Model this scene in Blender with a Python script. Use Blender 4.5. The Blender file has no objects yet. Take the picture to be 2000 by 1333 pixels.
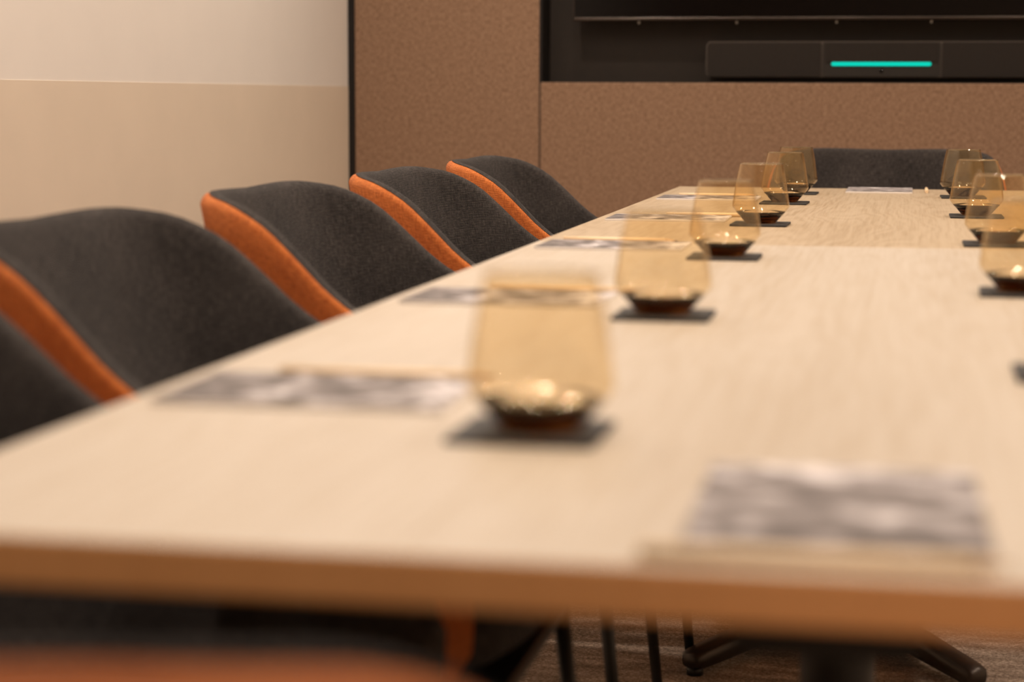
import bpy, bmesh, math, random
from mathutils import Vector, Matrix

random.seed(7)
scene = bpy.context.scene
COL = scene.collection
PI = math.pi

# ------------------------------------------------------------------ camera
TZ = 0.74                                   # height of the table tops
cam_data = bpy.data.cameras.new('camera')
cam = bpy.data.objects.new('camera', cam_data)
COL.objects.link(cam)
cam_data.sensor_width = 36.0
cam_data.lens = 70.0
cam_data.clip_start = 0.02
right = Vector((0.98085, 0.19474, 0.00381))
fwd = Vector((-0.19284, 0.97362, -0.12237))
right.normalize()
fwd = (fwd - right * fwd.dot(right)).normalized()
up = right.cross(fwd).normalized()
cam.matrix_world = Matrix(((right.x, up.x, -fwd.x, 0.0),
                           (right.y, up.y, -fwd.y, 0.0),
                           (right.z, up.z, -fwd.z, TZ + 0.217),
                           (0, 0, 0, 1)))
cam_data.dof.use_dof = True
cam_data.dof.focus_distance = 3.85
cam_data.dof.aperture_fstop = 3.6
scene.camera = cam

# ------------------------------------------------------------------ world, exposure, lights
world = bpy.data.worlds.new('world')
scene.world = world
world.use_nodes = True
world.node_tree.nodes['Background'].inputs['Color'].default_value = (0.02, 0.016, 0.012, 1)
world.node_tree.nodes['Background'].inputs['Strength'].default_value = 1.0
vs = scene.view_settings
vs.view_transform = 'Standard'
vs.look = 'None'
vs.exposure = -1.20
vs.gamma = 1.0
vs.use_curve_mapping = False
scene.cycles.transparent_max_bounces = 48
scene.cycles.max_bounces = 14
scene.cycles.transmission_bounces = 12
scene.cycles.sample_clamp_indirect = 12.0

LIGHT_COL = (1.0, 0.85, 0.72)
CEIL = 2.70


def downlight_or_fill(x, y, power, r=0.045, spread=150):
    ld = bpy.data.lights.new('ceiling_downlight_or_fill', 'AREA')
    ld.shape = 'DISK'
    ld.size = r * 2
    ld.energy = power
    ld.color = LIGHT_COL
    ld.spread = math.radians(spread)
    o = bpy.data.objects.new('ceiling_downlight_or_fill', ld)
    COL.objects.link(o)
    o.location = (x, y, CEIL - 0.012)
    return o


for yy in (0.75, 1.9, 3.05, 4.2):
    pw = 16.5 if yy < 2.5 else (14.0 if yy < 4 else 11.0)
    downlight_or_fill(-0.35, yy, pw)
    downlight_or_fill(0.45, yy, pw)
for yy in (2.35, 3.65, 4.95):
    downlight_or_fill(-1.15, yy, 33)
for yy in (1.4, 3.1, 4.8):
    downlight_or_fill(1.5, yy, 30)
downlight_or_fill(-0.9, 5.35, 15)
downlight_or_fill(0.5, 5.35, 14)
for xx in (0.3, 1.4):  # added fill lamps behind the camera, brightening the table's front edge
    downlight_or_fill(xx, -1.1, 27)


# ------------------------------------------------------------------ node helpers
def new_mat(name):
    m = bpy.data.materials.new(name)
    m.use_nodes = True
    nt = m.node_tree
    nt.nodes.clear()
    out = nt.nodes.new('ShaderNodeOutputMaterial')
    return m, nt, out


def principled(nt, out, color=(0.5, 0.5, 0.5), rough=0.5, metal=0.0, spec=0.5, sheen=0.0):
    b = nt.nodes.new('ShaderNodeBsdfPrincipled')
    b.inputs['Base Color'].default_value = (*color, 1)
    b.inputs['Roughness'].default_value = rough
    b.inputs['Metallic'].default_value = metal
    b.inputs['Specular IOR Level'].default_value = spec
    b.inputs['Sheen Weight'].default_value = sheen
    nt.links.new(b.outputs[0], out.inputs['Surface'])
    return b


def N(nt, typ, **kw):
    n = nt.nodes.new(typ)
    for k, v in kw.items():
        if k in n.inputs.keys() if hasattr(n.inputs, 'keys') else False:
            n.inputs[k].default_value = v
        else:
            setattr(n, k, v)
    return n


def mathn(nt, op, a, b=None):
    n = nt.nodes.new('ShaderNodeMath')
    n.operation = op
    for i, v in enumerate((a, b)):
        if v is None:
            continue
        if isinstance(v, (int, float)):
            n.inputs[i].default_value = v
        else:
            nt.links.new(v, n.inputs[i])
    return n.outputs[0]


def mapping(nt, src, scale=(1, 1, 1), rot=(0, 0, 0), loc=(0, 0, 0)):
    n = nt.nodes.new('ShaderNodeMapping')
    n.inputs['Scale'].default_value = scale
    n.inputs['Rotation'].default_value = rot
    n.inputs['Location'].default_value = loc
    nt.links.new(src, n.inputs['Vector'])
    return n.outputs[0]


def noise(nt, vec, scale, detail=3.0, rough=0.5, dist=0.0):
    n = nt.nodes.new('ShaderNodeTexNoise')
    n.inputs['Scale'].default_value = scale
    n.inputs['Detail'].default_value = detail
    n.inputs['Roughness'].default_value = rough
    n.inputs['Distortion'].default_value = dist
    nt.links.new(vec, n.inputs['Vector'])
    return n.outputs['Fac']


def ramp(nt, fac, stops, interp='LINEAR'):
    n = nt.nodes.new('ShaderNodeValToRGB')
    n.color_ramp.interpolation = interp
    e = n.color_ramp.elements
    while len(e) < len(stops):
        e.new(0.5)
    for el, (p, c) in zip(e, stops):
        el.position = p
        el.color = (*c, 1)
    nt.links.new(fac, n.inputs['Fac'])
    return n.outputs['Color']


def bump(nt, height, strength, dist, bsdf):
    n = nt.nodes.new('ShaderNodeBump')
    n.inputs['Strength'].default_value = strength
    n.inputs['Distance'].default_value = dist
    nt.links.new(height, n.inputs['Height'])
    nt.links.new(n.outputs[0], bsdf.inputs['Normal'])


def coords(nt, which):
    return nt.nodes.new('ShaderNodeTexCoord').outputs[which]


def uvsplit(nt):
    s = nt.nodes.new('ShaderNodeSeparateXYZ')
    uv = coords(nt, 'UV')
    nt.links.new(uv, s.inputs[0])
    return uv, s.outputs[0], s.outputs[1]


# ------------------------------------------------------------------ materials
def plain(name, color, rough=0.5, metal=0.0, spec=0.5, var=0.06, nscale=30.0, bmp=0.0):
    m, nt, out = new_mat(name)
    b = principled(nt, out, color, rough, metal, spec)
    o = coords(nt, 'Object')
    f = noise(nt, o, nscale, 3)
    lo = tuple(max(0, c * (1 - var)) for c in color)
    hi = tuple(min(1, c * (1 + var)) for c in color)
    nt.links.new(ramp(nt, f, [(0.3, lo), (0.7, hi)]), b.inputs['Base Color'])
    if bmp:
        bump(nt, f, bmp, 0.002, b)
    return m


def fabric(name, dark, mid, light, period=0.0046, rough=0.95, sheen=0.25, bs=0.9, streak=1.0):
    """woven upholstery: over-under weave in uv metres with heathered threads"""
    m, nt, out = new_mat(name)
    b = principled(nt, out, mid, rough, 0, 0.2, sheen)
    b.inputs['Sheen Roughness'].default_value = 0.5
    uv, u, v = uvsplit(nt)
    k = 2 * PI / period
    a = mathn(nt, 'SINE', mathn(nt, 'MULTIPLY', u, k))
    c = mathn(nt, 'SINE', mathn(nt, 'MULTIPLY', v, k))
    w = mathn(nt, 'MULTIPLY', a, c)                     # checker of rounded knots
    wa = mathn(nt, 'ABSOLUTE', w)
    n1 = noise(nt, mapping(nt, uv, (60, 560, 1)), 1.0, 2)     # weft threads
    n2 = noise(nt, mapping(nt, uv, (560, 60, 1)), 1.0, 2)     # warp threads
    n3 = noise(nt, uv, 9.0, 3)
    s = mathn(nt, 'ADD', mathn(nt, 'MULTIPLY', n1, 0.5 * streak), mathn(nt, 'MULTIPLY', n2, 0.5 * streak))
    s = mathn(nt, 'ADD', s, mathn(nt, 'MULTIPLY', mathn(nt, 'SUBTRACT', wa, 0.34), 0.27))
    s = mathn(nt, 'ADD', s, 0.05)
    s = mathn(nt, 'ADD', s, mathn(nt, 'MULTIPLY', mathn(nt, 'SUBTRACT', n3, 0.5), 0.22))
    col = ramp(nt, s, [(0.36, dark), (0.56, mid), (0.80, light)])
    nt.links.new(col, b.inputs['Base Color'])
    h = mathn(nt, 'ADD', wa, mathn(nt, 'MULTIPLY', s, 0.8))
    bump(nt, h, bs, 0.0010, b)
    return m


M = {}
M['charcoal'] = fabric('charcoal_weave', (0.010, 0.008, 0.007), (0.031, 0.0255, 0.0232), (0.110, 0.093, 0.084), sheen=0.06)
M['orange'] = fabric('orange_weave', (0.30, 0.062, 0.010), (0.60, 0.155, 0.027), (0.88, 0.30, 0.075), sheen=0.10)
M['panel'] = None


def wall_fabric():
    m, nt, out = new_mat('brown_wall_fabric')
    b = principled(nt, out, (0.25, 0.16, 0.1), 0.95, 0, 0.15, 0.15)
    o = coords(nt, 'Object')
    n1 = noise(nt, mapping(nt, o, (90, 90, 380)), 1.0, 2)
    n2 = noise(nt, mapping(nt, o, (380, 380, 90)), 1.0, 2)
    n3 = noise(nt, o, 70.0, 3, 0.6)
    s = mathn(nt, 'ADD', mathn(nt, 'MULTIPLY', n1, 0.41), mathn(nt, 'MULTIPLY', n2, 0.41))
    s = mathn(nt, 'ADD', s, mathn(nt, 'MULTIPLY', n3, 0.18))
    nt.links.new(ramp(nt, s, [(0.36, (0.150, 0.086, 0.050)), (0.50, (0.250, 0.152, 0.096)),
                              (0.64, (0.355, 0.230, 0.152))]), b.inputs['Base Color'])
    bump(nt, s, 0.5, 0.002, b)
    return m


M['panel'] = wall_fabric()
M['panel_gap'] = plain('panel_gap', (0.09, 0.05, 0.025), 0.9)


def wood(name, lo, mid, hi, rough=0.42, ring=0.06):
    m, nt, out = new_mat(name)
    b = principled(nt, out, mid, rough, 0, 0.4)
    o = coords(nt, 'Object')
    # cathedral figure: rings cut by a long slope, plus fine fibres
    warp = noise(nt, mapping(nt, o, (5.0, 0.9, 1)), 1.0, 3, 0.5)
    sep = nt.nodes.new('ShaderNodeSeparateXYZ')
    nt.links.new(o, sep.inputs[0])
    x = mathn(nt, 'MULTIPLY', sep.outputs[0], 5.2)
    x = mathn(nt, 'ADD', x, mathn(nt, 'MULTIPLY', warp, 2.6))
    rings = mathn(nt, 'SINE', mathn(nt, 'MULTIPLY', x, 40.0))
    rings = mathn(nt, 'ADD', mathn(nt, 'MULTIPLY', rings, 0.5), 0.5)
    fib = noise(nt, mapping(nt, o, (240, 5, 1)), 1.0, 4, 0.6)
    broad = noise(nt, mapping(nt, o, (7, 0.7, 1)), 1.0, 2)
    s = mathn(nt, 'ADD', mathn(nt, 'MULTIPLY', rings, ring), mathn(nt, 'MULTIPLY', fib, 0.50))
    s = mathn(nt, 'ADD', s, mathn(nt, 'MULTIPLY', broad, 0.38))
    nt.links.new(ramp(nt, s, [(0.28, lo), (0.50, mid), (0.72, hi)]), b.inputs['Base Color'])
    bump(nt, fib, 0.08, 0.0006, b)
    return m


M['oak'] = wood('pale_oak', (0.420, 0.335, 0.240), (0.505, 0.432, 0.347), (0.560, 0.490, 0.408))
M['oak_far'] = wood('pale_oak_second_board', (0.340, 0.245, 0.150), (0.455, 0.352, 0.238), (0.510, 0.405, 0.285), 0.42, 0.09)
M['oak_edge'] = wood('oak_edge_band', (0.72, 0.335, 0.125), (0.80, 0.385, 0.150), (0.86, 0.43, 0.175), 0.5)
M['pencil'] = plain('pencil_wood', (0.78, 0.58, 0.36), 0.5, var=0.05, nscale=60)
M['pencil_cone'] = plain('sharpened_wood', (0.70, 0.48, 0.28), 0.7)
M['lead'] = plain('graphite', (0.04, 0.04, 0.045), 0.4)
M['black_metal'] = plain('black_metal', (0.012, 0.011, 0.010), 0.42, 0.0, 0.4, nscale=80)
M['base_metal'] = plain('dark_base_metal', (0.045, 0.034, 0.026), 0.35, 0.6, 0.5)
M['wall_light'] = plain('pale_wall_paint', (0.70, 0.655, 0.60), 0.85, 0, 0.2, 0.015, 6.0)
M['wall_beige'] = plain('beige_wall_paint', (0.645, 0.550, 0.440), 0.85, 0, 0.2, 0.02, 6.0)
M['ceiling'] = plain('ceiling_paint', (0.72, 0.70, 0.66), 0.9, 0, 0.1, 0.01)
M['niche'] = plain('niche_laminate', (0.022, 0.016, 0.012), 0.5, 0, 0.3)
M['trim'] = plain('black_trim', (0.010, 0.008, 0.007), 0.5, 0, 0.3)
M['coaster'] = plain('slate_coaster', (0.028, 0.027, 0.028), 0.6, 0, 0.4, 0.2, 90)
M['paper'] = plain('paper', (0.78, 0.73, 0.69), 0.8, 0, 0.2, 0.02)
M['tv'] = plain('tv_glass', (0.003, 0.002, 0.002), 0.12, 0, 0.22)
M['tv_edge'] = plain('tv_edge', (0.075, 0.062, 0.054), 0.25, 0.9, 0.5)
M['bar_body'] = plain('bar_body', (0.021, 0.0165, 0.013), 0.6, 0, 0.3)
M['bar_grille'] = plain('bar_grille', (0.019, 0.0145, 0.0115), 0.8, 0, 0.25, 0.25, 400)
M['bar_line'] = plain('bar_line', (0.075, 0.058, 0.046), 0.5)
M['clip'] = plain('steel_clip', (0.35, 0.32, 0.28), 0.35, 0.8)


def carpet():
    m, nt, out = new_mat('brown_carpet')
    b = principled(nt, out, (0.1, 0.07, 0.05), 1.0, 0, 0.1)
    o = coords(nt, 'Object')
    n1 = noise(nt, mapping(nt, o, (150, 210, 1), (0, 0, 0.6)), 1.0, 3, 0.6)
    n2 = noise(nt, mapping(nt, o, (14, 40, 1), (0, 0, 0.2)), 1.0, 2)
    n3 = noise(nt, o, 420.0, 2)
    s = mathn(nt, 'ADD', mathn(nt, 'MULTIPLY', n1, 0.45), mathn(nt, 'MULTIPLY', n2, 0.25))
    s = mathn(nt, 'ADD', s, mathn(nt, 'MULTIPLY', n3, 0.3))
    nt.links.new(ramp(nt, s, [(0.38, (0.10, 0.070, 0.050)), (0.5, (0.31, 0.240, 0.185)),
                              (0.62, (0.74, 0.60, 0.48))]), b.inputs['Base Color'])
    bump(nt, s, 0.9, 0.004, b)
    return m


M['carpet'] = carpet()


def photo_print():
    """black and white picture printed on the pad covers"""
    m, nt, out = new_mat('grey_photo_print')
    b = principled(nt, out, (0.3, 0.3, 0.3), 0.65, 0, 0.15)
    uv, u, v = uvsplit(nt)
    big = noise(nt, mapping(nt, uv, (22, 26, 1), (0, 0, 0.5)), 1.0, 2, 0.45, 0.7)
    small = noise(nt, mapping(nt, uv, (70, 70, 1)), 1.0, 3, 0.55)
    s = mathn(nt, 'ADD', mathn(nt, 'MULTIPLY', big, 0.80), mathn(nt, 'MULTIPLY', small, 0.20))
    s = mathn(nt, 'ADD', s, mathn(nt, 'MULTIPLY', mathn(nt, 'SUBTRACT', v, 0.55), 0.45))   # darker foot of the picture
    nt.links.new(ramp(nt, s, [(0.36, (0.085, 0.072, 0.067)), (0.47, (0.19, 0.165, 0.157)),
                              (0.56, (0.34, 0.305, 0.298)), (0.68, (0.74, 0.69, 0.685))]), b.inputs['Base Color'])
    return m


M['print'] = photo_print()


def thin_glass():
    """tinted thin glass wall: see-through tint plus mirror by fresnel"""
    m, nt, out = new_mat('smoked_amber_glass')
    t = nt.nodes.new('ShaderNodeBsdfTransparent')
    t.inputs['Color'].default_value = (0.978, 0.938, 0.858, 1)
    g = nt.nodes.new('ShaderNodeBsdfGlossy')
    g.inputs['Roughness'].default_value = 0.0
    g.inputs['Color'].default_value = (1, 0.95, 0.85, 1)
    fr = nt.nodes.new('ShaderNodeFresnel')
    fr.inputs['IOR'].default_value = 1.5
    geo = nt.nodes.new('ShaderNodeNewGeometry')
    # the same reflectance from either side of the thin wall
    lw = nt.nodes.new('ShaderNodeLayerWeight')
    lw.inputs['Blend'].default_value = 0.5
    f5 = mathn(nt, 'POWER', lw.outputs['Facing'], 5.0)
    refl = mathn(nt, 'ADD', mathn(nt, 'MULTIPLY', f5, 0.80), 0.04)
    mx = nt.nodes.new('ShaderNodeMixShader')
    nt.links.new(refl, mx.inputs[0])
    nt.links.new(t.outputs[0], mx.inputs[1])
    nt.links.new(g.outputs[0], mx.inputs[2])
    nt.links.new(mx.outputs[0], out.inputs['Surface'])
    nt.nodes.remove(fr)
    nt.nodes.remove(geo)
    return m


def thick_glass():
    m, nt, out = new_mat('smoked_amber_solid_glass')
    g = nt.nodes.new('ShaderNodeBsdfGlass')
    g.inputs['Color'].default_value = (0.985, 0.955, 0.90, 1)
    g.inputs['IOR'].default_value = 1.5
    g.inputs['Roughness'].default_value = 0.0
    v = nt.nodes.new('ShaderNodeVolumeAbsorption')
    v.inputs['Color'].default_value = (0.60, 0.40, 0.10, 1)
    v.inputs['Density'].default_value = 95.0
    nt.links.new(g.outputs[0], out.inputs['Surface'])
    nt.links.new(v.outputs[0], out.inputs['Volume'])
    return m


M['glass'] = thin_glass()
M['glass_base'] = thick_glass()


def emit(name, color, strength):
    m, nt, out = new_mat(name)
    e = nt.nodes.new('ShaderNodeEmission')
    e.inputs['Color'].default_value = (*color, 1)
    e.inputs['Strength'].default_value = strength
    nt.links.new(e.outputs[0], out.inputs['Surface'])
    return m


M['teal'] = emit('teal_status_light', (0.004, 0.74, 0.55), 2.3)


# ------------------------------------------------------------------ mesh helpers
def tag(o, label=None, cat=None, group=None, kind=None):
    if label:
        o['label'] = label
    if cat:
        o['category'] = cat
    if group:
        o['group'] = group
    if kind:
        o['kind'] = kind
    return o


def empty(name, loc=(0, 0, 0), rz=0.0):
    o = bpy.data.objects.new(name, None)
    o.empty_display_size = 0.05
    COL.objects.link(o)
    o.location = loc
    o.rotation_euler = (0, 0, rz)
    return o


def link_mesh(name, me, mat, parent=None, smooth=False):
    mats = mat if isinstance(mat, (list, tuple)) else [mat]
    for mm in mats:
        me.materials.append(mm)
    if smooth:
        for p in me.polygons:
            p.use_smooth = True
    o = bpy.data.objects.new(name, me)
    COL.objects.link(o)
    if parent is not None:
        o.parent = parent
    return o


def from_bm(name, bm, mat, parent=None, smooth=False):
    bmesh.ops.recalc_face_normals(bm, faces=bm.faces)
    me = bpy.data.meshes.new(name)
    bm.to_mesh(me)
    bm.free()
    return link_mesh(name, me, mat, parent, smooth)


def bm_box(lo, hi, bev=0.0, seg=2):
    bm = bmesh.new()
    bmesh.ops.create_cube(bm, size=1.0)
    lo, hi = Vector(lo), Vector(hi)
    for v in bm.verts:
        v.co = Vector(((v.co.x + 0.5) * (hi.x - lo.x) + lo.x,
                       (v.co.y + 0.5) * (hi.y - lo.y) + lo.y,
                       (v.co.z + 0.5) * (hi.z - lo.z) + lo.z))
    if bev:
        bmesh.ops.bevel(bm, geom=list(bm.edges), offset=bev, segments=seg, affect='EDGES', profile=0.5)
    return bm


def box(name, lo, hi, mat, parent=None, bev=0.0, seg=2):
    return from_bm(name, bm_box(lo, hi, bev, seg), mat, parent)


def grid_mesh(name, rows, mat, parent=None, uv=None, close_u=False, smooth=True, extra_faces=None):
    """rows: list of lists of points; uv the same layout in metres"""
    nr, nc = len(rows), len(rows[0])
    verts = [tuple(p) for r in rows for p in r]
    faces = []
    for i in range(nr - 1):
        for j in range(nc if close_u else nc - 1):
            j2 = (j + 1) % nc
            faces.append((i * nc + j, i * nc + j2, (i + 1) * nc + j2, (i + 1) * nc + j))
    if extra_faces:
        faces += extra_faces
    me = bpy.data.meshes.new(name)
    me.from_pydata(verts, [], faces)
    if uv:
        flat = [q for r in uv for q in r]
        layer = me.uv_layers.new(name='UVMap')
        for lp in me.loops:
            layer.data[lp.index].uv = flat[lp.vertex_index]
    me.update()
    return link_mesh(name, me, mat, parent, smooth)


def lathe(name, prof, mat, parent=None, seg=64, smooth=True):
    """prof: list of (r, z); r = 0 closes to a point"""
    bm = bmesh.new()
    rings = []
    for r, z in prof:
        if r < 1e-6:
            rings.append([bm.verts.new((0, 0, z))])
        else:
            rings.append([bm.verts.new((r * math.cos(2 * PI * k / seg), r * math.sin(2 * PI * k / seg), z)) for k in range(seg)])
    for a, b in zip(rings, rings[1:]):
        for k in range(seg):
            k2 = (k + 1) % seg
            if len(a) == 1 and len(b) == 1:
                continue
            if len(a) == 1:
                bm.faces.new((a[0], b[k2], b[k]))
            elif len(b) == 1:
                bm.faces.new((a[k], a[k2], b[0]))
            else:
                bm.faces.new((a[k], a[k2], b[k2], b[k]))
    return from_bm(name, bm, mat, parent, smooth)


def tube(name, p0, p1, r0, r1, mat, parent=None, seg=16):
    p0, p1 = Vector(p0), Vector(p1)
    d = (p1 - p0).normalized()
    a = d.orthogonal().normalized()
    b = d.cross(a)
    bm = bmesh.new()
    rings = []
    for p, r in ((p0, r0), (p1, r1)):
        rings.append([bm.verts.new(p + r * (math.cos(2 * PI * k / seg) * a + math.sin(2 * PI * k / seg) * b)) for k in range(seg)])
    for k in range(seg):
        k2 = (k + 1) % seg
        bm.faces.new((rings[0][k], rings[0][k2], rings[1][k2], rings[1][k]))
    bm.faces.new(rings[0])
    bm.faces.new(rings[1])
    o = from_bm(name, bm, mat, parent)
    for p in o.data.polygons:
        p.use_smooth = len(p.vertices) == 4
    return o


def copy_tree(o, parent=None):
    c = o.copy()
    COL.objects.link(c)
    if parent is not None:
        c.parent = parent
    for ch in list(o.children):
        copy_tree(ch, c)
    return c


# ------------------------------------------------------------------ the room
WY = 6.10          # face of the fabric panels
WX = -1.737        # face of the left wall
RX = 2.35
BY = -2.6
st = dict(kind='structure')

fl = box('floor', (WX - 0.12, BY - 0.12, -0.10), (RX + 0.12, WY + 0.35, 0.0), M['carpet'])
tag(fl, 'brown-grey textured carpet under the table and chairs', 'floor', kind='structure')
ce = box('ceiling', (WX - 0.12, BY - 0.12, CEIL), (RX + 0.12, WY + 0.35, CEIL + 0.1), M['ceiling'])
tag(ce, 'plain pale ceiling above the meeting table', 'ceiling', kind='structure')

BAND = 0.984
wl = box('wall_left', (WX - 0.12, BY, 0.0), (WX, WY + 0.3, CEIL), M['wall_light'])
tag(wl, 'cream painted side wall with a darker beige lower part', 'wall', kind='structure')
box('lower_panel', (WX, BY, 0.0), (WX + 0.0015, WY - 0.003, BAND), M['wall_beige'], wl)

wr = box('wall_right', (RX, BY, 0.0), (RX + 0.12, WY + 0.3, CEIL), M['wall_beige'])
tag(wr, 'beige side wall opposite the cream wall', 'wall', kind='structure')
wf = box('wall_front', (WX - 0.12, BY - 0.12, 0.0), (RX + 0.12, BY, CEIL), M['wall_beige'])
tag(wf, 'beige end wall facing the screen', 'wall', kind='structure')

# end wall with the screen: dark carcass behind, thick fabric panels in front
NX0, NX1 = -1.124, 0.946
NZ0, NZ1 = 0.998, 2.28
PD = 0.14                                   # panel thickness
wb = box('wall_back', (WX, WY + PD, 0.0), (RX, WY + 0.3, CEIL), M['niche'])
tag(wb, 'end wall clad in brown fabric panels around a black screen niche', 'wall', kind='structure')
PX0 = WX + 0.021


def panel(x0, x1, z0, z1):
    return box('fabric_panel', (x0, WY, z0), (x1, WY + PD - 0.002, z1), M['panel'], wb, 0.004, 2)


panel(PX0, NX0 - 0.0025, 0.10, CEIL - 0.01)
panel(NX0 + 0.0025, NX1 - 0.0025, 0.10, NZ0)
panel(NX1 + 0.0025, RX - 0.01, 0.10, CEIL - 0.01)
panel(NX0 + 0.0025, NX1 - 0.0025, NZ1, CEIL - 0.01)
box('panel_gap', (NX0 - 0.0025, WY + 0.008, 0.10), (NX0 + 0.0025, WY + PD - 0.002, NZ0 - 0.004), M['panel_gap'], wb)
box('panel_gap', (NX1 - 0.0025, WY + 0.008, 0.10), (NX1 + 0.0025, WY + PD - 0.002, NZ0 - 0.004), M['panel_gap'], wb)
# dark lining of the niche
box('niche_side', (NX0, WY + 0.004, NZ0 + 0.001), (NX0 + 0.006, WY + PD - 0.001, NZ1), M['trim'], wb)
box('niche_side', (NX1 - 0.006, WY + 0.004, NZ0 + 0.001), (NX1, WY + PD - 0.001, NZ1), M['trim'], wb)
box('niche_sill', (NX0 + 0.006, WY + 0.006, NZ0), (NX1 - 0.006, WY + PD - 0.001, NZ0 + 0.003), M['trim'], wb)
sk = box('baseboard_back', (WX + 0.002, WY + 0.01, 0.0), (RX - 0.01, WY + 0.04, 0.098), M['trim'])
tag(sk, 'black skirting below the brown fabric panels', 'baseboard', kind='structure')
tr = box('trim_1', (WX + 0.0005, WY - 0.002, 0.10), (PX0 - 0.001, WY + PD - 0.001, CEIL), M['trim'])
tag(tr, 'thin black vertical strip where cream wall meets brown panels', 'trim', kind='structure')


# ------------------------------------------------------------------ screen and video bar
CXW = -0.089
tv = empty('television', (CXW, WY + 0.05, 1.186))
tag(tv, 'large black flat screen mounted in the dark wall niche', 'television')
TVW, TVH = 0.935, 1.05
box('screen', (-TVW, -0.006, 0.012), (TVW, 0.0, TVH), M['tv'], tv, 0.001, 1)
box('back_housing', (-TVW + 0.04, 0.0, 0.03), (TVW - 0.04, 0.045, TVH - 0.03), M['bar_body'], tv, 0.008, 2)
box('wall_mount', (-0.35, 0.045, 0.25), (0.35, 0.0885, 0.75), M['black_metal'], tv)
box('bezel', (-TVW - 0.003, -0.010, 0.0), (TVW + 0.003, 0.008, 0.0125), M['tv_edge'], tv, 0.004, 3)
for sx in (-1, 1):
    box('bezel', (sx * (TVW + 0.0015) - 0.0015, -0.008, 0.0125), (sx * (TVW + 0.0015) + 0.0015, 0.006, TVH), M['tv_edge'], tv)
for xx in (-0.735, -0.435, -0.135, 0.145, 0.435, 0.735):
    box('clip', (xx - 0.003, -0.003, -0.009), (xx + 0.003, 0.003, 0.0), M['clip'], tv, 0.0015, 2)

vb = empty('video_bar', (CXW, WY + 0.055, 1.016))
tag(vb, 'long black video bar with glowing teal light under the screen', 'video bar')
BW, BH = 0.528, 0.108


def rounded_plate(name, x0, x1, z0, z1, y0, y1, r, mat, parent, corners=(1, 1, 1, 1), seg=6):
    """plate in xz with rounded corners (lower-left, lower-right, upper-right, upper-left)"""
    pts = []
    cs = ((x0, z0, PI, corners[0]), (x1, z0, 1.5 * PI, corners[1]), (x1, z1, 0, corners[2]), (x0, z1, 0.5 * PI, corners[3]))
    for cx_, cz_, a0, on in cs:
        rr = r if on else 0.0005
        ox = cx_ + (rr if cx_ == x0 else -rr)
        oz = cz_ + (rr if cz_ == z0 else -rr)
        for k in range(seg + 1):
            a = a0 + 0.5 * PI * k / seg
            pts.append((ox + rr * math.cos(a), oz + rr * math.sin(a)))
    bm = bmesh.new()
    f = [bm.verts.new((x, y0, z)) for x, z in pts]
    g = [bm.verts.new((x, y1, z)) for x, z in pts]
    n = len(pts)
    bm.faces.new(f)
    bm.faces.new(g)
    for k in range(n):
        bm.faces.new((f[k], f[(k + 1) % n], g[(k + 1) % n], g[k]))
    return from_bm(name, bm, mat, parent)


rounded_plate('housing', -BW, BW, 0.0, BH, 0.004, 0.0835, 0.016, M['bar_line'], vb)
SEG = 0.175
gl = rounded_plate('speaker_grille', -BW + 0.0035, -SEG - 0.005, 0.003, BH - 0.003, -0.002, 0.006, 0.013, M['bar_grille'], vb, (1, 0, 0, 1))
gr = rounded_plate('speaker_grille', SEG + 0.005, BW - 0.0035, 0.003, BH - 0.003, -0.002, 0.006, 0.013, M['bar_grille'], vb, (0, 1, 1, 0))
cmn = rounded_plate('camera_module', -SEG + 0.001, SEG - 0.001, 0.003, BH - 0.003, -0.001, 0.006, 0.003, M['bar_body'], vb)
rounded_plate('cover_plate', -SEG + 0.008, SEG - 0.008, 0.046, BH - 0.004, -0.004, 0.0, 0.006, M['bar_grille'], cmn)
sl = rounded_plate('status_light', -0.148, 0.148, 0.0345, 0.0455, -0.005, -0.0008, 0.005, M['teal'], vb)
sl['label'] = 'glowing teal light strip'
ln = lathe('lens', [(0.0, 0.003), (0.0055, 0.002), (0.006, 0.0)], M['tv'], cmn, 20)
ln.rotation_euler = (PI / 2, 0, 0)
ln.location = (0.001, -0.001, 0.020)


# ------------------------------------------------------------------ tables
TX0, TX1 = -0.545, 0.430
THK = 0.026


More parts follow.
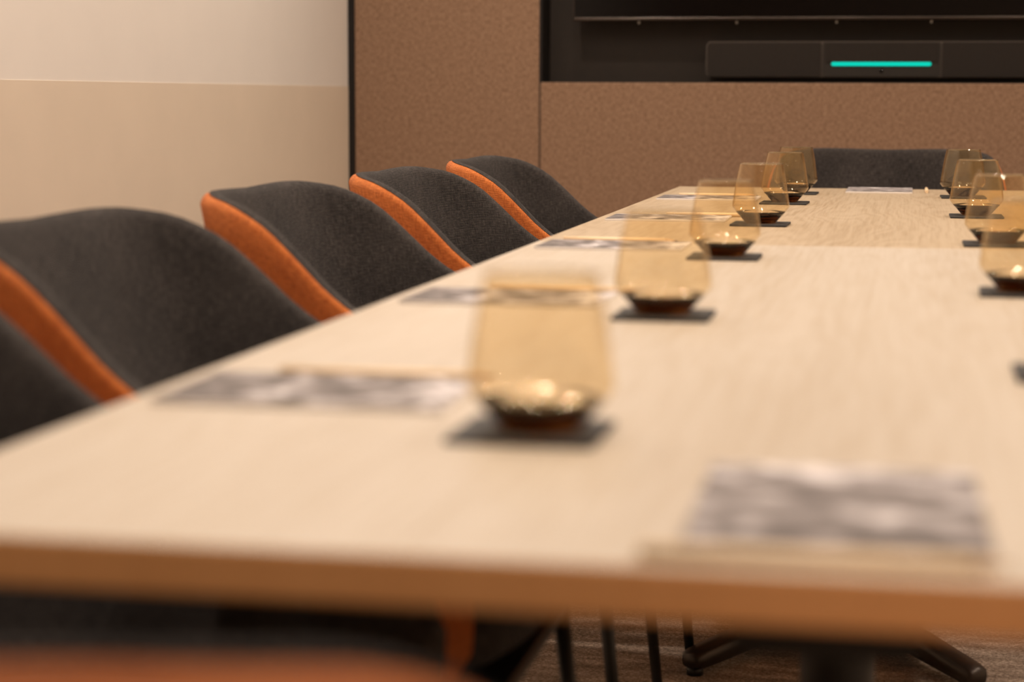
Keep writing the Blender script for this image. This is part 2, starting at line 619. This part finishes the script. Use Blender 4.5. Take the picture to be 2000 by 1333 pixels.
def make_table(y0, y1, label, hub, wood_mat):
    root = empty('meeting_table', ((TX0 + TX1) / 2, (y0 + y1) / 2, 0.0))
    tag(root, label, 'table', 'two oak tables pushed end to end')
    hx, hy = (TX1 - TX0) / 2, (y1 - y0) / 2
    bm = bm_box((-hx, -hy, TZ - THK), (hx, hy, TZ), 0.0022, 2)
    bmesh.ops.recalc_face_normals(bm, faces=bm.faces)
    for f in bm.faces:
        f.material_index = 1 if f.normal.z < 0.5 else 0
    top = from_bm('tabletop', bm, [wood_mat, M['oak_edge']], root)
    top['label'] = 'pale oak top with brown edge band'
    ox, oy = root.location.x, root.location.y
    hx_, hy_ = hub[0] - ox, hub[1] - oy
    box('mounting_plate', (hx_ - 0.26, hy_ - 0.26, TZ - THK - 0.008), (hx_ + 0.26, hy_ + 0.26, TZ - THK), M['black_metal'], root, 0.002, 1)
    tube('column', (hx_, hy_, 0.045), (hx_, hy_, TZ - THK - 0.008), 0.040, 0.040, M['black_metal'], root, 28)
    for sx in (-1, 1):
        for sy in (-1, 1):
            tip = Vector((hx_ + sx * 0.235, hy_ + sy * 0.37, 0.026))
            hubp = Vector((hx_, hy_, 0.056))
            d = (tip - hubp)
            dn = d.normalized()
            side = Vector((-dn.y, dn.x, 0)).normalized()
            bm = bmesh.new()
            rings = []
            for t, hw, hh in ((0.0, 0.030, 0.026), (0.94, 0.024, 0.017), (0.98, 0.021, 0.015), (1.0, 0.014, 0.010)):
                p = hubp + d * t
                ring = []
                for k in range(12):
                    a = 2 * PI * k / 12
                    ca, sa = math.cos(a), math.sin(a)
                    ex = math.copysign(abs(ca) ** 0.6, ca) * hw
                    ez = math.copysign(abs(sa) ** 0.6, sa) * hh
                    ring.append(bm.verts.new(p + side * ex + Vector((0, 0, ez))))
                rings.append(ring)
            for a, b in zip(rings, rings[1:]):
                for k in range(12):
                    bm.faces.new((a[k], a[(k + 1) % 12], b[(k + 1) % 12], b[k]))
            bm.faces.new(rings[0])
            bm.faces.new(rings[-1])
            ft = from_bm('foot', bm, M['base_metal'], root, True)
            gd = tip * 0.96 + hubp * 0.04
            lathe('glide', [(0.0, 0.0), (0.014, 0.0), (0.014, 0.014), (0.0, 0.016)], M['black_metal'], ft, 16).location = (gd.x, gd.y, 0.0)
    return root


SEAM = 2.940
table_a = make_table(0.900, SEAM - 0.0009, 'pale oak meeting table nearest the camera, brown front edge in view', (-0.06, 2.10), M['oak'])
table_b = make_table(SEAM + 0.0009, 4.830, 'pale oak meeting table at the far end, nearest the screen', (-0.10, 3.58), M['oak_far'])
# tapered black cable box below the near table
ox, oy = table_a.location.x, table_a.location.y
bm = bmesh.new()
vv = []
for (x0, x1, y0, y1, z) in ((-0.105, 0.03, 1.03, 1.42, TZ - THK), (-0.085, 0.01, 1.07, 1.38, TZ - THK - 0.062)):
    vv.append([bm.verts.new((x - ox, y - oy, z)) for x, y in ((x0, y0), (x1, y0), (x1, y1), (x0, y1))])
bm.faces.new(vv[0])
bm.faces.new(vv[1])
for k in range(4):
    bm.faces.new((vv[0][k], vv[0][(k + 1) % 4], vv[1][(k + 1) % 4], vv[1][k]))
from_bm('cable_box', bm, M['black_metal'], table_a)


# ------------------------------------------------------------------ chairs
def catmull(pts, n):
    """open Catmull-Rom through pts (any dimension), n samples, chord spaced"""
    P = [Vector(p) for p in pts]
    P = [P[0] * 2 - P[1]] + P + [P[-1] * 2 - P[-2]]
    out = []
    segs = len(P) - 3
    for i in range(n):
        t = i / (n - 1) * segs
        k = min(int(t), segs - 1)
        t -= k
        a, b, c, d = P[k:k + 4]
        out.append(0.5 * ((2 * b) + (c - a) * t + (2 * a - 5 * b + 4 * c - d) * t * t + (3 * b - 3 * c + d - a) * t ** 3))
    return out


HALF_RIM = [(-0.304, 0.0, 0.8215), (-0.303, 0.085, 0.8235), (-0.296, 0.165, 0.8245), (-0.272, 0.228, 0.8215),
            (-0.222, 0.2680, 0.8110), (-0.168, 0.2870, 0.7850), (-0.120, 0.2970, 0.7440), (-0.075, 0.3030, 0.7020),
            (-0.025, 0.3070, 0.6690), (0.05, 0.3080, 0.6400), (0.14, 0.3000, 0.6180), (0.215, 0.2800, 0.5850), (0.265, 0.2520, 0.5200)]
HALF_SEAT = [(-0.205, 0.0), (-0.204, 0.070), (-0.196, 0.135), (-0.172, 0.188), (-0.135, 0.220), (-0.095, 0.238),
             (-0.055, 0.247), (-0.015, 0.252), (0.03, 0.255), (0.085, 0.255), (0.15, 0.250), (0.21, 0.238), (0.255, 0.220)]
NU = 33


def full(half, n):
    h = catmull(half, n)
    mir = [Vector([(-c if i == 1 else c) for i, c in enumerate(p)]) for p in h[1:]]
    return mir[::-1] + h


def make_chair():
    root = empty('meeting_chair')
    rim = full(HALF_RIM, NU)
    seat = full([(x, y, 0.0) for x, y in HALF_SEAT], NU)
    n = len(rim)
    # arc length and inward normals along the rim plan
    arc = [0.0]
    for a, b in zip(rim, rim[1:]):
        arc.append(arc[-1] + (b - a).length)
    nor = []
    for i in range(n):
        a, b = rim[max(i - 1, 0)], rim[min(i + 1, n - 1)]
        t = Vector((b.x - a.x, b.y - a.y, 0)).normalized()
        q = Vector((-t.y, t.x, 0))
        c = Vector((0.05, 0, 0)) - Vector((rim[i].x, rim[i].y, 0))
        if q.dot(c) < 0:
            q = -q
        nor.append(q)
    T = 0.037
    SZ = 0.455

    def thick(i):
        e = min(i, n - 1 - i) / (n - 1)
        return T * (0.55 + 0.45 * min(1.0, e / 0.22))

    # charcoal inner lining: from the seam on the rim down to the seat
    rows, uvs, orow, ouv = [], [], [], []
    m_in, m_out = 16, 16
    for i in range(n):
        r, s, q, t = rim[i], seat[i], nor[i], thick(i)
        h = t * 0.5
        top_c = Vector((r.x, r.y, r.z - h)) + q * h           # centre of the rolled rim
        s_in = Vector((s.x, s.y, SZ)) + q * 0.030
        row, uvr = [], []
        # angles run from the seam (outer-top) over to the inside
        row = []
        e_ = abs(2.0 * i / (n - 1) - 1.0)
        seam = 107 + 20 * min(1.0, max(0.0, (e_ - 0.22) / 0.2))
        for a in (seam + 1, seam * 0.86, seam * 0.7, seam * 0.52, 38, 16):
            a_ = math.radians(a)
            row.append(top_c + q * (math.cos(a_) * h) + Vector((0, 0, math.sin(a_) * h)))
        p0 = row[-1]
        ctrl = Vector((p0.x * 0.55 + s_in.x * 0.45, p0.y * 0.55 + s_in.y * 0.45, SZ + (p0.z - SZ) * 0.40)) + q * 0.012
        for k in range(1, m_in + 1):
            f = k / m_in
            row.append(p0 * (1 - f) ** 2 + ctrl * (2 * f * (1 - f)) + s_in * f * f)
        d = 0.0
        for k, p in enumerate(row):
            if k:
                d += (p - row[k - 1]).length
            uvr.append((arc[i], r.z - d))
        rows.append(row)
        uvs.append(uvr)
        # orange outer shell: from the seam down and under the seat
        row = []
        for a in (seam, seam + (170 - seam) * 0.33, seam + (170 - seam) * 0.66, 170):
            a_ = math.radians(a)
            row.append(top_c + q * (math.cos(a_) * h) + Vector((0, 0, math.sin(a_) * h)))
        row[0] = row[0] - Vector((0, 0, 0.0012))
        p0 = row[-1]
        s_out = Vector((s.x, s.y, 0.425)) - q * 0.006
        ctrl = Vector((p0.x * 0.5 + s_out.x * 0.5, p0.y * 0.5 + s_out.y * 0.5, 0.425 + (p0.z - 0.425) * 0.38)) - q * 0.010
        for k in range(1, m_out + 1):
            f = k / m_out
            row.append(p0 * (1 - f) ** 2 + ctrl * (2 * f * (1 - f)) + s_out * f * f)
        for f, z in ((0.93, 0.398), (0.80, 0.380), (0.55, 0.370), (0.0, 0.368)):
            row.append(Vector(((s_out.x - 0.03) * f + 0.03, s_out.y * f, z)))
        d = 0.0
        uvr = []
        for k, p in enumerate(row):
            if k:
                d += (p - row[k - 1]).length
            uvr.append((arc[i] * 1.0, r.z - d))
        orow.append(row)
        ouv.append(uvr)
    grid_mesh('lining', rows, M['charcoal'], root, uvs)
    grid_mesh('shell', orow, M['orange'], root, ouv)
    # front ends of the arms
    for i in (0, n - 1):
        loop = [p.copy() for p in rows[i]] + [p.copy() for p in orow[i][:-4]][::-1]
        bm = bmesh.new()
        uvl = bm.loops.layers.uv.new('UVMap')
        vs_ = [bm.verts.new(p) for p in loop]
        cpt = bm.verts.new(sum(loop, Vector()) / len(loop) + Vector((0.006, 0, 0)))
        for k in range(len(vs_)):
            f = bm.faces.new((vs_[k], vs_[(k + 1) % len(vs_)], cpt))
            for lp in f.loops:
                lp[uvl].uv = (lp.vert.co.y, lp.vert.co.z)
        from_bm('arm_end', bm, M['charcoal'], root, True)
    # seat cushion
    crow, cuv = [], []
    ring = [Vector((p.x, p.y, 0)) + nor[i] * 0.024 for i, p in enumerate(seat)]
    front = catmull([(0.262, ring[-1].y, 0), (0.288, ring[-1].y * 0.72, 0), (0.300, 0, 0), (0.288, -ring[-1].y * 0.72, 0), (0.262, ring[0].y, 0)], 15)
    loop = ring + front[1:-1]
    prof = ((0.60, 0.392), (0.90, 0.394), (0.985, 0.410), (1.0, 0.430), (0.985, 0.456), (0.93, 0.470), (0.75, 0.478), (0.45, 0.480), (0.02, 0.480))
    for f, z in prof:
        crow.append([Vector((0.03 + (p.x - 0.03) * f, p.y * f, z)) for p in loop])
        cuv.append([(q.x, q.y + z) for q in crow[-1]])
    nl = len(loop)
    grid_mesh('seat', crow, M['charcoal'], root, cuv, close_u=True,
              extra_faces=[tuple(range(nl)), tuple(range((len(prof) - 1) * nl, len(prof) * nl))])
    # legs
    for sx, sy in ((1, 1), (1, -1), (-1, 1), (-1, -1)):
        tx = 0.27 if sx > 0 else -0.10
        bx = 0.310 if sx > 0 else -0.225
        tube('leg', (tx, sy * 0.195, 0.385), (bx, sy * 0.205, 0.004), 0.0105, 0.0080, M['black_metal'], root, 14)
        lg = root.children[-1]
        lathe('foot_glide', [(0.0, 0.0), (0.011, 0.0), (0.011, 0.006), (0.0, 0.007)], M['black_metal'], lg, 14).location = (bx, sy * 0.205, 0.0)
    bx_ = box('under_frame', (-0.12, -0.20, 0.356), (0.28, 0.20, 0.372), M['black_metal'], root, 0.004, 1)
    return root


chair = make_chair()
CG = 'orange and charcoal chairs around the table'
chairs = [
    (-0.634, 1.335, 0.0, 'charcoal chair at the left picture edge, nearest the camera in the left row'),
    (-0.656, 2.040, 0.0, 'large blurred charcoal and orange chair, second from the camera in the left row'),
    (-0.668, 2.805, 0.0, 'charcoal chair with orange shell in the middle of the left row'),
    (-0.648, 3.480, 0.0, 'charcoal chair with orange shell, second from the far end of the left row'),
    (-0.646, 4.205, 0.0, 'farthest charcoal and orange chair of the left row, against the brown panels'),
    (-0.055, 5.010, -PI / 2, 'charcoal chair at the head of the table below the screen, facing the camera'),
    (-0.385, 0.700, PI / 2, 'strongly blurred orange chair back in the bottom left corner, below the table edge'),
]
for i, (x, y, rz, lab) in enumerate(chairs):
    o = chair if i == 0 else copy_tree(chair)
    o.location = (x, y, 0)
    o.rotation_euler = (0, 0, rz)
    tag(o, lab, 'chair', CG)


# ------------------------------------------------------------------ tumblers on coasters
GH = 0.101
CT = 0.004


def make_tumbler():
    root = empty('glass_tumbler')
    w = 0.0009
    outer = [(0.0422, 0.0195), (0.0440, 0.0215), (0.0470, 0.0252), (0.0480, 0.0270), (0.0484, 0.0295), (0.0478, 0.034), (0.0466, 0.042),
             (0.0448, 0.055), (0.0424, 0.070), (0.0394, 0.086), (0.0362, GH - 0.0014)]
    inner = [(r - w, z) for r, z in outer[::-1]]
    lathe('bowl', outer, M['glass'], root, 72)
    lathe('bowl_inside', inner, M['glass'], root, 72)
    rr = 0.0355
    lathe('rim', [(rr + 0.00085 * math.cos(2 * PI * k / 10), GH - 0.0009 + 0.00085 * math.sin(2 * PI * k / 10)) for k in range(11)], M['glass_base'], root, 72)
    base = [(0.0, 0.0), (0.0245, 0.0), (0.0258, 0.0006), (0.0268, 0.002), (0.0360, 0.0125), (0.0422, 0.0195), (0.0413, 0.0195),
            (0.0400, 0.0178), (0.0370, 0.0155), (0.0320, 0.0132), (0.0250, 0.0115), (0.0170, 0.0105), (0.0090, 0.0101), (0.0, 0.0100)]
    b = lathe('base', base, M['glass_base'], root, 72)
    b['label'] = 'thick dark amber glass foot'
    return root


def make_coaster():
    return box('coaster', (-0.0475, -0.0475, 0.0), (0.0475, 0.0475, CT), M['coaster'], None, 0.0012, 2)


ORD = ['nearest the camera', 'second from the camera', 'third from the camera', 'fourth from the camera', 'fifth from the camera', 'farthest']
left = [(-0.2265, 1.246), (-0.2330, 1.952), (-0.2400, 2.690), (-0.2440, 3.402), (-0.2460, 4.102), (-0.2455, 4.524)]
rightr = [(0.141, 1.600), (0.1290, 2.268), (0.1300, 3.018), (0.1240, 3.727), (0.1185, 4.442)]
g0, c0 = make_tumbler(), make_coaster()
first = True
for side, row in (('left', left), ('right', rightr)):
    for i, (x, y) in enumerate(row):
        which = 'farthest' if i == len(row) - 1 else ORD[i]
        g, c = (g0, c0) if first else (copy_tree(g0), copy_tree(c0))
        first = False
        rz = random.uniform(-0.03, 0.03)
        c.location = (x - (0.007 if i == 0 else 0.0), y, TZ)
        c.rotation_euler = (0, 0, rz)
        g.location = (x + random.uniform(-0.002, 0.002), y, TZ + CT)
        if side == 'right' and i == 0:
            gl_, cl_ = ('amber tumbler of the right row cut off at the picture edge, nearest the camera',
                        'black square coaster whose corner just shows at the right picture edge')
        else:
            gl_ = f'smoky amber stemless glass tumbler in the {side} row, {which}'
            cl_ = f'black square coaster under the {side} row tumbler, {which}'
        tag(g, gl_, 'glass', 'amber tumblers on the table')
        tag(c, cl_, 'coaster', 'square black coasters')


# ------------------------------------------------------------------ notepads and pencils
PW, PL, PT = 0.150, 0.210, 0.0035


def make_pad(su, sv):
    root = empty('notepad')
    box('paper_block', (-PW / 2, -PL / 2, 0.0), (PW / 2, PL / 2, PT), M['paper'], root, 0.0004, 1)
    bm = bmesh.new()
    uvl = bm.loops.layers.uv.new('UVMap')
    z0, z1 = PT, PT + 0.0005
    x0, x1, y0, y1 = -PW / 2 + 0.0005, PW / 2 - 0.0005, -PL / 2 + 0.0005, PL / 2 - 0.0005
    lo = [bm.verts.new((x, y, z0)) for x, y in ((x0, y0), (x1, y0), (x1, y1), (x0, y1))]
    hi = [bm.verts.new((x, y, z1)) for x, y in ((x0, y0), (x1, y0), (x1, y1), (x0, y1))]
    bm.faces.new(hi)
    for k in range(4):
        bm.faces.new((lo[k], lo[(k + 1) % 4], hi[(k + 1) % 4], hi[k]))
    for f in bm.faces:
        for lp in f.loops:
            lp[uvl].uv = (lp.vert.co.x + su, lp.vert.co.y + sv)
    cv = from_bm('cover_print', bm, M['print'], root)
    cv['label'] = 'black and white picture on the cover'
    return root


def make_pencil():
    root = empty('pencil')
    L, R = 0.172, 0.0036
    tube('barrel', (-L / 2, 0, R), (L / 2 - 0.018, 0, R), R * 1.1, R * 1.1, M['pencil'], root, 8)
    tube('sharpened_end', (L / 2 - 0.018, 0, R), (L / 2 - 0.004, 0, R), R * 1.05, 0.0012, M['pencil_cone'], root, 12)
    tube('lead', (L / 2 - 0.004, 0, R), (L / 2, 0, R), 0.0012, 0.0003, M['lead'], root, 8)
    return root


NEARL = ['nearest left-row tumbler', 'second left-row tumbler', 'third left-row tumbler', 'fourth left-row tumbler', 'fifth left-row tumbler']
pads_y = [1.312, 2.012, 2.782, 3.457, 4.184]
pen0 = make_pencil()
for i, y0 in enumerate(pads_y):
    p = make_pad(0.60, 0.55)
    p.rotation_euler = (0, 0, -PI / 2 + (0.012, -0.01, 0.0, 0.006, 0.0)[i])
    p.location = (-0.520 + PL / 2, y0 + PW / 2, TZ)
    tag(p, f'notepad with grey photo cover on the left table side, beside the {NEARL[i]}', 'notepad', 'photo-covered notepads')
    q = pen0 if i == 0 else copy_tree(pen0)
    xs = (-0.475, -0.455, -0.505, -0.43, -0.490)[i]
    q.location = (xs + 0.086, y0 + PW + (0.011, 0.012, 0.014, 0.012, 0.014)[i], TZ)
    q.rotation_euler = (0, 0, (0.01, 0.0, -0.02, 0.03, 0.0)[i])
    tag(q, f'natural wood pencil behind the notepad beside the {NEARL[i]}', 'pencil', 'wooden pencils by the notepads')
p = make_pad(0.60, 0.55)
p.location = (-0.031, 0.941 + PL / 2, TZ)
p.rotation_euler = (0, 0, 0.02)
tag(p, 'large blurred notepad with grey photo cover at the front edge of the table', 'notepad', 'photo-covered notepads')
q = copy_tree(pen0)
q.location = (-0.034, 0.918, TZ)
q.rotation_euler = (0, 0, 0.025)
tag(q, 'blurred wood pencil lying before the notepad at the front table edge', 'pencil', 'wooden pencils by the notepads')
p = make_pad(0.60, 0.55)
p.location = (-0.064, 4.605 + PL / 2, TZ)
p.rotation_euler = (0, 0, 0.0)
tag(p, 'notepad with grey photo cover before the far head chair', 'notepad', 'photo-covered notepads')
q = copy_tree(pen0)
q.location = (0.043, 4.72, TZ)
q.rotation_euler = (0, 0, PI / 2 + 0.0)
tag(q, 'wood pencil seen end-on beside the farthest notepad', 'pencil', 'wooden pencils by the notepads')
